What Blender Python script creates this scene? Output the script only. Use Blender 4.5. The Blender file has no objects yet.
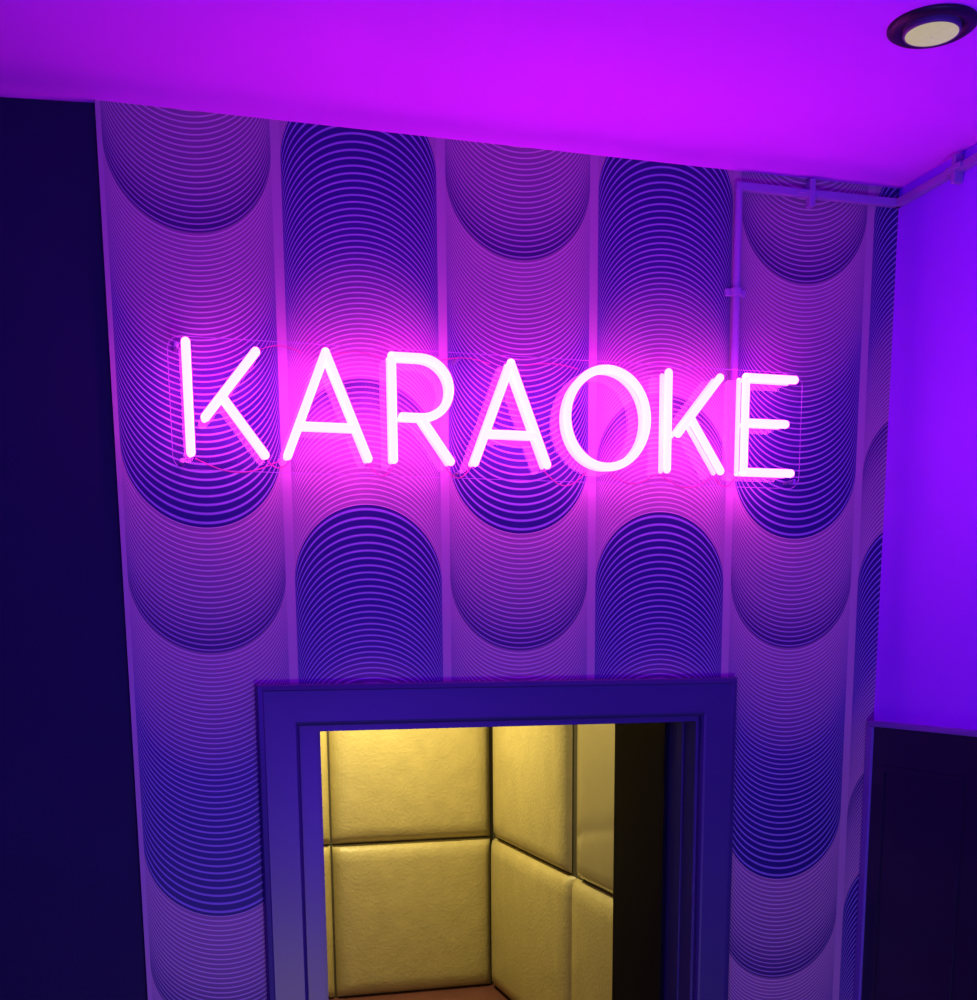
import bpy, bmesh, math
from mathutils import Vector, Matrix
S=bpy.context.scene
COL=S.collection
S.view_settings.view_transform='Standard'
S.view_settings.look='None'

# ---------------------------------------------------------------- dimensions
W=0.30            # wallpaper column
XR=1.564          # right wall
ZC=3.060          # ceiling
DX0,DX1,DZ=0.338,1.141,1.997   # door opening
TH=0.13           # wall thickness
BX0,BX1,BY,BZ=0.02,2.163,5.01,2.55  # booth
CAMZ=2.15

# ---------------------------------------------------------------- helpers
def mat(name, color=(.5,.5,.5), rough=.5, metal=0, spec=.5, emit=None, es=0, noise=0, nscale=20, bump=0, bscale=200):
    m=bpy.data.materials.new(name); m.use_nodes=True
    nt=m.node_tree; b=nt.nodes['Principled BSDF']
    b.inputs['Base Color'].default_value=(*color,1); b.inputs['Roughness'].default_value=rough
    b.inputs['Metallic'].default_value=metal; b.inputs['Specular IOR Level'].default_value=spec
    if emit: b.inputs['Emission Color'].default_value=(*emit,1); b.inputs['Emission Strength'].default_value=es
    tc=nt.nodes.new('ShaderNodeTexCoord')
    if noise:
        n=nt.nodes.new('ShaderNodeTexNoise'); n.inputs['Scale'].default_value=nscale; n.inputs['Detail'].default_value=5
        nt.links.new(tc.outputs['Object'],n.inputs['Vector'])
        mx=nt.nodes.new('ShaderNodeMix'); mx.data_type='RGBA'
        mx.inputs[6].default_value=(*[c*(1-noise) for c in color],1); mx.inputs[7].default_value=(*[min(1,c*(1+noise)) for c in color],1)
        nt.links.new(n.outputs['Fac'],mx.inputs[0]); nt.links.new(mx.outputs[2],b.inputs['Base Color'])
    if bump:
        n=nt.nodes.new('ShaderNodeTexNoise'); n.inputs['Scale'].default_value=bscale; n.inputs['Detail'].default_value=3
        nt.links.new(tc.outputs['Object'],n.inputs['Vector'])
        bp=nt.nodes.new('ShaderNodeBump'); bp.inputs['Strength'].default_value=bump; bp.inputs['Distance'].default_value=.004
        nt.links.new(n.outputs['Fac'],bp.inputs['Height']); nt.links.new(bp.outputs[0],b.inputs['Normal'])
    return m

def link(name,bm,m=None,parent=None,smooth=False,loc=None):
    me=bpy.data.meshes.new(name); bmesh.ops.recalc_face_normals(bm,faces=bm.faces); bm.to_mesh(me); bm.free()
    if smooth:
        for p in me.polygons: p.use_smooth=True
    if m: me.materials.append(m)
    o=bpy.data.objects.new(name,me); COL.objects.link(o)
    if parent: o.parent=parent
    if loc: o.location=loc
    return o
def empty(name,loc=(0,0,0)):
    o=bpy.data.objects.new(name,None); COL.objects.link(o); o.location=loc; o.empty_display_size=.1; return o
def box(bm,x0,x1,y0,y1,z0,z1,bev=0):
    r=bmesh.ops.create_cube(bm,size=1)
    vs=r['verts']
    for v in vs:
        v.co=Vector(((x0+x1)/2+v.co.x*(x1-x0),(y0+y1)/2+v.co.y*(y1-y0),(z0+z1)/2+v.co.z*(z1-z0)))
    if bev:
        es=list({e for v in vs for e in v.link_edges})
        bmesh.ops.bevel(bm,geom=es,offset=bev,segments=3,affect='EDGES',profile=.6)
def boxobj(name,b,m,parent=None,bev=0):
    bm=bmesh.new(); box(bm,*b,bev=bev); return link(name,bm,m,parent)
def tube(bm,pts,r,seg=14,caps=True,ref=Vector((0,1,0))):
    pts=[Vector(p) for p in pts]; rings=[]
    n=len(pts)
    for i,p in enumerate(pts):
        t=(pts[min(i+1,n-1)]-pts[max(i-1,0)]).normalized()
        rf=ref if abs(t.dot(ref))<.95 else Vector((0,0,1))
        a=t.cross(rf).normalized(); b=a.cross(t).normalized()
        k=1.0
        if 0<i<n-1:
            c=(pts[i]-pts[i-1]).normalized().dot((pts[i+1]-pts[i]).normalized())
            k=1/max(.5,math.sqrt((1+c)/2))
        rings.append([bm.verts.new(p+(a*math.cos(2*math.pi*j/seg)*k+b*math.sin(2*math.pi*j/seg))*r) for j in range(seg)])
    for i in range(n-1):
        for j in range(seg):
            bm.faces.new((rings[i][j],rings[i][(j+1)%seg],rings[i+1][(j+1)%seg],rings[i+1][j]))
    if caps:
        for p,rg in ((pts[0],rings[0]),(pts[-1],rings[-1])):
            bmesh.ops.create_uvsphere(bm,u_segments=12,v_segments=8,radius=r,matrix=Matrix.Translation(p))
def cyl(bm,c,r,d,axis='Z',r2=None,seg=40):
    M=Matrix.Translation(c)
    if axis=='Y': M=M@Matrix.Rotation(math.pi/2,4,'X')
    if axis=='X': M=M@Matrix.Rotation(math.pi/2,4,'Y')
    bmesh.ops.create_cone(bm,cap_ends=True,segments=seg,radius1=r,radius2=r if r2 is None else r2,depth=d,matrix=M)
def lathe(bm,prof,c,seg=64):
    rings=[]
    for r,z in prof:
        rings.append([bm.verts.new((c[0]+r*math.cos(2*math.pi*j/seg),c[1]+r*math.sin(2*math.pi*j/seg),c[2]+z)) for j in range(seg)])
    for i in range(len(prof)-1):
        for j in range(seg):
            bm.faces.new((rings[i][j],rings[i][(j+1)%seg],rings[i+1][(j+1)%seg],rings[i+1][j]))

# ---------------------------------------------------------------- wallpaper material
def wallpaper():
    m=bpy.data.materials.new("retro_scallop_wallpaper"); m.use_nodes=True; nt=m.node_tree; N=nt.nodes; L=nt.links
    b=N['Principled BSDF']
    tc=N.new('ShaderNodeTexCoord'); sx=N.new('ShaderNodeSeparateXYZ'); L.new(tc.outputs['Object'],sx.inputs[0])
    X,Z=sx.outputs[0],sx.outputs[2]
    def M(op,a,bb=None,c=None):
        n=N.new('ShaderNodeMath'); n.operation=op
        for i,v in enumerate((a,bb,c)):
            if v is None: continue
            if isinstance(v,(int,float)): n.inputs[i].default_value=v
            else: L.new(v,n.inputs[i])
        return n.outputs[0]
    P=.722; r=.1415; zb=2.3665; ze=2.414
    k=M('FLOOR',M('DIVIDE',X,W))
    u=M('SUBTRACT',X,M('MULTIPLY',M('ADD',k,.5),W))
    par=M('FLOORED_MODULO',k,2.0)
    au=M('ABSOLUTE',u)
    sq=M('SQRT',M('MAXIMUM',M('SUBTRACT',r*r,M('MULTIPLY',u,u)),0))
    h=M('SUBTRACT',r,sq)
    t0=M('FLOORED_MODULO',M('SUBTRACT',M('SUBTRACT',Z,h),zb),P)
    t1=M('FLOORED_MODULO',M('SUBTRACT',ze,M('ADD',Z,h)),P)
    t=M('ADD',M('MULTIPLY',t0,M('SUBTRACT',1,par)),M('MULTIPLY',t1,par))
    inside=M('LESS_THAN',au,r)
    pb=M('ADD',M('MULTIPLY',t,60),M('MULTIPLY',M('MULTIPLY',t,t),70))
    pp=M('MULTIPLY',M('SUBTRACT',t,.498),105)
    isp=M('GREATER_THAN',t,.498)
    ph=M('ADD',M('MULTIPLY',pb,M('SUBTRACT',1,isp)),M('MULTIPLY',pp,isp))
    tri=M('ABSOLUTE',M('SUBTRACT',M('FRACT',ph),.5))   # 0 at line centre
    mr=N.new('ShaderNodeMapRange'); mr.interpolation_type='SMOOTHSTEP'
    L.new(tri,mr.inputs[0]); mr.inputs[1].default_value=.05; mr.inputs[2].default_value=.20; mr.inputs[3].default_value=1; mr.inputs[4].default_value=0
    line=mr.outputs[0]
    tn=M('DIVIDE',t,P)
    def ramp(els):
        cr=N.new('ShaderNodeValToRGB'); e=cr.color_ramp.elements
        e[0].position=els[0][0]; e[0].color=(*els[0][1],1); e[1].position=els[-1][0]; e[1].color=(*els[-1][1],1)
        for p,c in els[1:-1]:
            q=e.new(p); q.color=(*c,1)
        L.new(tn,cr.inputs[0]); return cr.outputs[0]
    base=ramp([(0,(.014,.011,.115)),(.24,(.022,.015,.15)),(.37,(.05,.028,.175)),(.45,(.15,.080,.20)),(.60,(.26,.150,.23)),(.687,(.32,.185,.25)),
               (.692,(.030,.02,.11)),(.74,(.10,.055,.155)),(.82,(.20,.120,.20)),(1,(.30,.175,.24))])
    lcol=ramp([(0,(.30,.24,.49)),(.36,(.40,.30,.50)),(.5,(.56,.41,.49)),(.687,(.68,.50,.49)),(.692,(.38,.25,.40)),(.80,(.60,.44,.47)),(1,(.68,.50,.49))])
    mx=N.new('ShaderNodeMix'); mx.data_type='RGBA'; L.new(line,mx.inputs[0]); L.new(base,mx.inputs[6]); L.new(lcol,mx.inputs[7])
    m2=N.new('ShaderNodeMix'); m2.data_type='RGBA'; L.new(inside,m2.inputs[0]); m2.inputs[6].default_value=(.44,.29,.34,1); L.new(mx.outputs[2],m2.inputs[7])
    L.new(m2.outputs[2],b.inputs['Base Color'])
    b.inputs['Roughness'].default_value=.5; b.inputs['Specular IOR Level'].default_value=.3
    bp=N.new('ShaderNodeBump'); bp.inputs['Strength'].default_value=.25; bp.inputs['Distance'].default_value=.001
    L.new(M('MULTIPLY',line,inside),bp.inputs['Height']); L.new(bp.outputs[0],b.inputs['Normal'])
    return m

M_paper=wallpaper()
M_ceil=mat("ceiling_light_tint",(.74,.08,.90),.8,spec=.12,noise=.03,nscale=3,bump=.05,bscale=60)  # white ceiling; saturated magenta light is put into its base colour
M_dark=mat("dark_navy_wall_paint",(.014,.012,.046),.65,spec=.2,noise=.15,nscale=4,bump=.15,bscale=120)
M_white=mat("wall_light_tint",(.33,.065,.90),.6,spec=.2,noise=.03,nscale=3,bump=.08,bscale=80)  # saturated violet light on this wall is put into its base colour
M_frame=mat("navy_door_gloss",(.044,.038,.125),.36,noise=.08,nscale=8,bump=.04,bscale=50)
M_leaf=mat("black_door_paint",(.004,.004,.012),.8,spec=.05,noise=.1)
M_black=mat("black_panel_lacquer",(.007,.007,.020),.4,noise=.1)
M_gold=mat("gold_vinyl_padding",(.48,.405,.16),.42,noise=.18,nscale=9,bump=.7,bscale=55)
M_goldg=mat("gold_vinyl_gloss",(.36,.31,.15),.14,spec=.9,noise=.18,nscale=3,bump=.25,bscale=6)
M_core=mat("booth_wall_paint",(.06,.05,.02),.8,noise=.1)
M_pvc=mat("pvc_conduit",(.30,.18,.44),.4,noise=.04)
M_floor=mat("red_wood_floor",(.14,.05,.04),.4,noise=.25,nscale=6)
M_hall=mat("dark_hall_floor",(.05,.04,.05),.6,noise=.2,nscale=12)

# ---------------------------------------------------------------- shell
bm=bmesh.new()
box(bm,0,DX0,0,TH,0,ZC); box(bm,DX1,XR,0,TH,0,ZC); box(bm,DX0,DX1,0,TH,DZ,ZC)
link("wall_back",bm,M_paper)
# dark wall on the left, turned a few degrees away from the papered wall
bm=bmesh.new(); box(bm,-2.4,0,0,.1,0,ZC)
wl=link("wall_left",bm,M_dark); wl.location=(0,.012,0); wl.rotation_euler=(0,0,-math.radians(7))
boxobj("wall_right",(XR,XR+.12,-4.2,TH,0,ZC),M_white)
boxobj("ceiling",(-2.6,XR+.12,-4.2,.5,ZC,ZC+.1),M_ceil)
boxobj("floor",(-2.6,XR+.12,-4.2,TH,-.1,0),M_hall)
# booth room behind the door
boxobj("floor_booth",(BX0-.1,BX1+.2,TH,BY+.2,-.1,0),M_floor)
boxobj("ceiling_booth",(BX0-.1,BX1+.2,TH,BY+.2,BZ,BZ+.1),M_core)
boxobj("wall_booth_back",(BX0-.1,BX1+.2,BY+.06,BY+.16,0,BZ),M_core)
boxobj("wall_booth_right",(BX1+.06,BX1+.2,TH,BY+.06,0,BZ),M_core)
boxobj("wall_booth_left",(BX0-.1,BX0,TH,BY+.06,0,BZ),M_core)
boxobj("wall_booth_front",(XR,BX1+.06,TH,TH+.05,0,BZ),M_core)

# ---------------------------------------------------------------- padded panels
def pad(bm,axis,a0,a1,z0,z1,face,depth=.06,g=.006,ga=.006):
    """soft upholstered panel; axis 'x' : spans x on back wall, 'y' : spans y on right wall"""
    n=14; a0+=ga;a1-=ga;z0+=g;z1-=g
    grid=[]
    for i in range(n+1):
        row=[]
        for j in range(n+1):
            s=.5-.5*math.cos(math.pi*i/n); t=.5-.5*math.cos(math.pi*j/n)
            a=a0+(a1-a0)*s; z=z0+(z1-z0)*t
            e=min(a-a0,a1-a,z-z0,z1-z)
            d=depth*(1-math.exp(-e/.018))*.88+depth*.08*math.sin(math.pi*s)*math.sin(math.pi*t)+depth*.06
            row.append(bm.verts.new((a,face-d,z) if axis=='x' else (face-d,a,z)))
        grid.append(row)
    for i in range(n):
        for j in range(n): bm.faces.new((grid[i][j],grid[i+1][j],grid[i+1][j+1],grid[i][j+1]))
pw=empty("padded_wall_panels",(1.2,BY,0))
def lk(name,bm,m,par,smooth=False):
    o=link(name,bm,m,par,smooth); o.matrix_parent_inverse=Matrix.Translation(-Vector(par.location)); return o
bm=bmesh.new(); bg=bmesh.new()
zs=[(0.0,.968),(.968,1.936),(1.936,BZ)]
for a0,a1 in ((1.181,BX1+.035),(.20,1.181),(BX0,.20)):
    for z0,z1 in zs: pad(bm,'x',a0,a1,z0,z1,BY+.06)
for a0,a1 in ((3.58,BY+.03),(2.08,3.58),(.58,2.08)):
    for z0,z1 in zs:
        gloss=(a0==2.08 and z0>.5)
        pad(bg if gloss else bm,'y',a0,a1,z0,z1,BX1+.06,g=.006,ga=.006 if z0<.5 else .07)
lk("matte_cushions",bm,M_gold,pw,True)
lk("glossy_cushions",bg,M_goldg,pw,True)

# ---------------------------------------------------------------- door frame (mitred, stepped architrave)
def frame_profile(bm,prof,x0,x1,zt,zb=0,sc=(1,1,1)):
    """prof: list (inset from outer edge, y). mitred U frame"""
    rails=[]; l,t,r_=sc
    for ins,y in prof:
        rails.append([bm.verts.new((x0+ins*l,y,zb)),bm.verts.new((x0+ins*l,y,zt-ins*t)),bm.verts.new((x1-ins*r_,y,zt-ins*t)),bm.verts.new((x1-ins*r_,y,zb))])
    for a,b in zip(rails,rails[1:]):
        for i in range(3): bm.faces.new((a[i],a[i+1],b[i+1],b[i]))
df=empty("door_frame",(.72,0,0))
bm=bmesh.new()
X0,X1,ZT=.227,1.220,2.083
frame_profile(bm,[(0,.0),(0,-.018),(.002,-.021),(.010,-.0225),(.0125,-.0205),(.070,-.021),(.074,-.019),(.078,-.014),(.079,.0)],X0,X1,ZT)
lk("architrave",bm,M_frame,df)
bm=bmesh.new()
frame_profile(bm,[(0,-.003),(.7,-.003),(.7,.055),(1.0,.055),(1.0,.085),(.7,.085),(.7,TH),(0,TH)],X0+.078,X1-.078,ZT-.078,sc=(.050,.016,.010))
lk("jamb_lining",bm,M_frame,df)

# open door leaf
dr=empty("door_1",(1.128,TH+.004,0)); dr.rotation_euler=(0,0,math.radians(90-14))
bm=bmesh.new(); box(bm,0,.76,-.042,0,.008,1.985,bev=.002); leaf=link("leaf",bm,M_leaf,dr)
bm=bmesh.new()
for z0,z1 in ((.2,.85),(1.0,1.82)):
    box(bm,.12,.64,-.048,-.041,z0,z1,bev=.003)
link("raised_panels",bm,M_leaf,dr)
bm=bmesh.new(); 
cyl(bm,(.70,-.050,1.0),.025,.012,'Y'); tube(bm,[(.70,-.050,1.0),(.70,-.09,1.0),(.60,-.09,1.0)],.008)
M_chrome=mat("brushed_metal",(.6,.6,.62),.3,metal=1)
link("lever_handle",bm,M_chrome,dr,True)

# ---------------------------------------------------------------- right hand dark panelling
wp=empty("wainscot_panel",(XR,-.6,0))
bm=bmesh.new(); box(bm,XR-.014,XR,-2.6,-.012,0,1.973,bev=.002)
lk("board",bm,M_black,wp)
M_trim=mat("violet_trim_paint",(.16,.12,.34),.35,noise=.05)
bm=bmesh.new(); box(bm,XR-.020,XR,-2.6,-.004,1.973,1.985,bev=.003); box(bm,XR-.020,XR,-.024,-.001,0,1.973,bev=.002)
lk("edge_trim",bm,M_trim,wp)
bm=bmesh.new()
for y0,y1 in ((-.335,-.06),(-1.2,-.41),(-2.1,-1.3)):
    for b in ((y0,y1,1.88,1.892),(y0,y1,.2,.212),(y0,y0+.012,.212,1.88),(y1-.012,y1,.212,1.88)):
        box(bm,XR-.017,XR-.012,b[0],b[1],b[2],b[3])
lk("panel_moulding",bm,M_black,wp)

# ---------------------------------------------------------------- conduit
cd=empty("electrical_conduit",(1.2,0,ZC))
bm=bmesh.new()
zt=ZC-.030
tube(bm,[(1.199,-.0085,zt),(1.199,-.0085,2.50)],.0075)
box(bm,1.192,XR-.0,-.014,0,zt-.008,zt+.007,bev=.002)
box(bm,XR-.014,XR,-1.6,-.0,zt-.008,zt+.007,bev=.002)
lk("trunking",bm,M_pvc,cd,False)
bm=bmesh.new()
for z in (2.836,):
    box(bm,1.177,1.221,-.006,0,z-.007,z+.007,bev=.002); cyl(bm,(1.199,-.0085,z),.011,.014,'Z',seg=20)
for x in (1.355,):
    box(bm,x-.03,x+.03,-.018,0,zt-.005,zt+.004,bev=.002); box(bm,x-.006,x+.006,-.020,0,zt-.026,zt+.024,bev=.002)
for y in (-.20,-.75):
    box(bm,XR-.020,XR,y-.006,y+.006,zt-.026,zt+.024,bev=.002); box(bm,XR-.022,XR,y-.022,y+.022,zt-.005,zt+.005,bev=.002)
lk("saddle_clips",bm,M_pvc,cd)

# ---------------------------------------------------------------- downlight
dl=empty("recessed_downlight",(1.206,-.601,ZC))
bm=bmesh.new()
lathe(bm,[(.065,0),(.065,-.003),(.061,-.006),(.054,-.008),(.049,-.007),(.044,-.004),(.040,-.001)],(1.206,-.601,ZC))
lk("bezel",bm,mat("black_bezel",(.012,.010,.02),.45,spec=.3,noise=.1),dl,True)
bm=bmesh.new()
lathe(bm,[(.042,-.003),(.0425,-.010),(.041,-.0125),(.038,-.012)],(1.206,-.601,ZC))
lk("inner_ring",bm,mat("satin_ring",(.10,.07,.14),.5,noise=.1),dl,True)
bm=bmesh.new()
lathe(bm,[(.039,-.012),(.030,-.014),(.015,-.0155),(.001,-.016)],(1.206,-.601,ZC))
lk("lens",bm,mat("frosted_lens",(.10,.26,.08),.35,emit=(.80,.72,.30),es=.52,noise=.35,nscale=90),dl,True)

# ---------------------------------------------------------------- neon sign
ns=empty("neon_sign",(.73,-.05,2.58))
YF=-.074; KF=.969
def P(x,z,y=YF): return (-.025+(x+.025)*KF,y,CAMZ+z*KF)
T_,B_=.530,.347
def arc(cx,cz,rx,rz,a0,a1,n=20):
    return [(cx+rx*math.cos(math.radians(a0+(a1-a0)*i/n)),cz+rz*math.sin(math.radians(a0+(a1-a0)*i/n))) for i in range(n+1)]
strokes=[
 [(.130,T_+.004),(.130,B_)],[(.252,.524),(.158,.408)],[(.190,.444),(.262,B_)],
 [(.303,B_),(.3785,T_),(.3785,T_),(.453,B_)],[(.328,.400),(.429,.400)],
 [(.5016,B_),(.5016,T_)]+[(.5016,T_)]+arc(.557,.477,.055,.053,90,-90)+[(.520,.424)],[(.556,.424),(.612,B_)],
 [(.660,B_),(.733,T_),(.733,T_),(.806,B_)],[(.685,.400),(.781,.400)],
 arc(.931,.4385,.084,.0915,90,450,48),
 [(1.060,T_),(1.060,B_)],[(1.172,.526),(1.083,.416)],[(1.110,.446),(1.178,B_)],
 [(1.340,T_),(1.230,T_),(1.230,T_),(1.230,B_),(1.230,B_),(1.338,B_)],[(1.236,.443),(1.322,.443)],
]
def neon(name,r,y,m):
    bm=bmesh.new()
    for s in strokes:
        seg=[[s[0]]]
        for a,b in zip(s,s[1:]):
            if a==b: seg.append([b])
            else: seg[-1].append(b)
        for q in seg:
            if len(q)>1: tube(bm,[P(x,z,y) for x,z in q],r,seg=12)
    return lk(name,bm,m,ns,True)
def emis(name,c,s):
    m=bpy.data.materials.new(name); m.use_nodes=True; nt=m.node_tree; b=nt.nodes['Principled BSDF']
    b.inputs['Base Color'].default_value=(.8,.6,.8,1); b.inputs['Emission Color'].default_value=(*c,1); b.inputs['Emission Strength'].default_value=s; b.inputs['Roughness'].default_value=.4
    return m
neon("neon_letters",.0079,YF,emis("neon_pink_glow",(1,.062,.84),14))
neon("stroke_reflection",.0046,-.044,emis("reflection_glow",(1,.040,.84),14))  # added glowing tube, stands in for the strokes' reflection in the acrylic
def rrect(x0,x1,z0,z1,r,n=8):
    o=[]
    for cx_,cz_,a in ((x1-r,z1-r,0),(x0+r,z1-r,90),(x0+r,z0+r,180),(x1-r,z0+r,270)):
        for i in range(n+1):
            t=math.radians(a+90*i/n); o.append((cx_+r*math.cos(t),cz_+r*math.sin(t)))
    return o
out=rrect(.100,1.380,.322,.552,.024)
bm=bmesh.new()
f=[bm.verts.new(P(x,z,-.0390)) for x,z in out]; g=[bm.verts.new(P(x,z,-.0350)) for x,z in out]
bm.faces.new(f); bm.faces.new(g[::-1])
for i in range(len(f)): bm.faces.new((f[i],f[(i+1)%len(f)],g[(i+1)%len(f)],g[i]))
ma=bpy.data.materials.new("clear_acrylic"); ma.use_nodes=True; nt=ma.node_tree; nt.nodes.clear()
o_=nt.nodes.new('ShaderNodeOutputMaterial'); mix=nt.nodes.new('ShaderNodeMixShader'); tr=nt.nodes.new('ShaderNodeBsdfTransparent'); gl=nt.nodes.new('ShaderNodeBsdfGlossy')
tr.inputs[0].default_value=(.98,.97,.99,1); gl.inputs['Roughness'].default_value=.04; mix.inputs[0].default_value=.03
nt.links.new(tr.outputs[0],mix.inputs[1]); nt.links.new(gl.outputs[0],mix.inputs[2]); nt.links.new(mix.outputs[0],o_.inputs[0])
lk("acrylic_backing",bm,ma,ns)
bm=bmesh.new(); tube(bm,[P(x,z,-.037) for x,z in out]+[P(*out[0],-.037)],.0006,seg=6,caps=False)
lk("acrylic_edge",bm,mat("polished_acrylic_edge",(.4,.2,.5),.2),ns,True)
bm=bmesh.new()
for x,z in ((.116,.536),(1.366,.537),(.116,.337),(1.366,.337),(.640,.541),(.640,.333)):
    p=P(x,z,0); cyl(bm,(p[0],-.0205,p[2]),.003,.041,'Y',seg=16); cyl(bm,(p[0],-.0405,p[2]),.0042,.004,'Y',seg=16)
lk("standoffs",bm,M_chrome,ns)
bm=bmesh.new()
for x0,x1,d in ((.14,.29,.022),(.27,.31,.012),(.46,.51,.020),(.61,.66,.02),(.81,.90,.028),(.95,1.05,.02),(1.06,1.18,.024),(1.18,1.23,.020)):
    tube(bm,[P(x0+(x1-x0)*i/12,B_-.006-d*math.sin(math.pi*i/12),-.043) for i in range(13)],.0010,seg=6)
for x0,x1,d in ((.26,.34,.02),(.40,.49,.014),(.60,.70,.016),(.77,.88,.014)):
    tube(bm,[P(x0+(x1-x0)*i/12,T_+.004+d*math.sin(math.pi*i/12)*.5,-.043) for i in range(13)],.0008,seg=6)
lk("jumper_wires",bm,mat("red_wire",(.5,.03,.2),.4),ns,True)

# ---------------------------------------------------------------- lights
def area(name,loc,target,size,power,color,shape='DISK'):
    l=bpy.data.lights.new(name,'AREA'); l.shape=shape; l.size=size; l.energy=power; l.color=color
    o=bpy.data.objects.new(name,l); COL.objects.link(o); o.location=loc
    o.rotation_euler=(Vector(target)-Vector(loc)).to_track_quat('-Z','Y').to_euler(); return o
area("violet_led_uplight",(.9,-2.6,1.5),(1.0,-.6,3.05),.8,30,(.11,.002,1))
area("violet_led_wash",(-.6,-2.2,2.3),(1.5,-.3,2.4),.5,22,(.10,.003,1))
area("hall_lamp",(.6,-2.8,.6),(.75,0,.7),.5,11,(1,.76,.66))
area("booth_spotlight",(1.35,4.30,2.50),(1.5,4.9,1.0),.14,42,(1,.82,.38))
area("booth_ceiling_lamp",(1.3,2.6,2.50),(1.4,3.4,0),.3,15,(1,.84,.46))

w=bpy.data.worlds.new("w"); S.world=w; w.use_nodes=True
w.node_tree.nodes['Background'].inputs[0].default_value=(.12,.03,.9,1); w.node_tree.nodes['Background'].inputs[1].default_value=.025

# ---------------------------------------------------------------- camera
cam=bpy.data.cameras.new("camera"); cam.sensor_fit='HORIZONTAL'; cam.sensor_width=36
cam.lens=1241.5*36/977; cam.shift_y=375.3/977; cam.clip_start=.02
co=bpy.data.objects.new("camera",cam); COL.objects.link(co)
yaw,pitch,roll=.2879,-.1821,-.0076
fw=Vector((math.sin(yaw)*math.cos(pitch),math.cos(yaw)*math.cos(pitch),math.sin(pitch)))
r0=Vector((math.cos(yaw),-math.sin(yaw),0)); u0=r0.cross(fw)
r=r0*math.cos(roll)+u0*math.sin(roll); u=-r0*math.sin(roll)+u0*math.cos(roll)
mw=Matrix((r,u,-fw)).transposed().to_4x4(); mw.translation=Vector((-.0248,-2.3829,CAMZ)); co.matrix_world=mw
S.camera=co
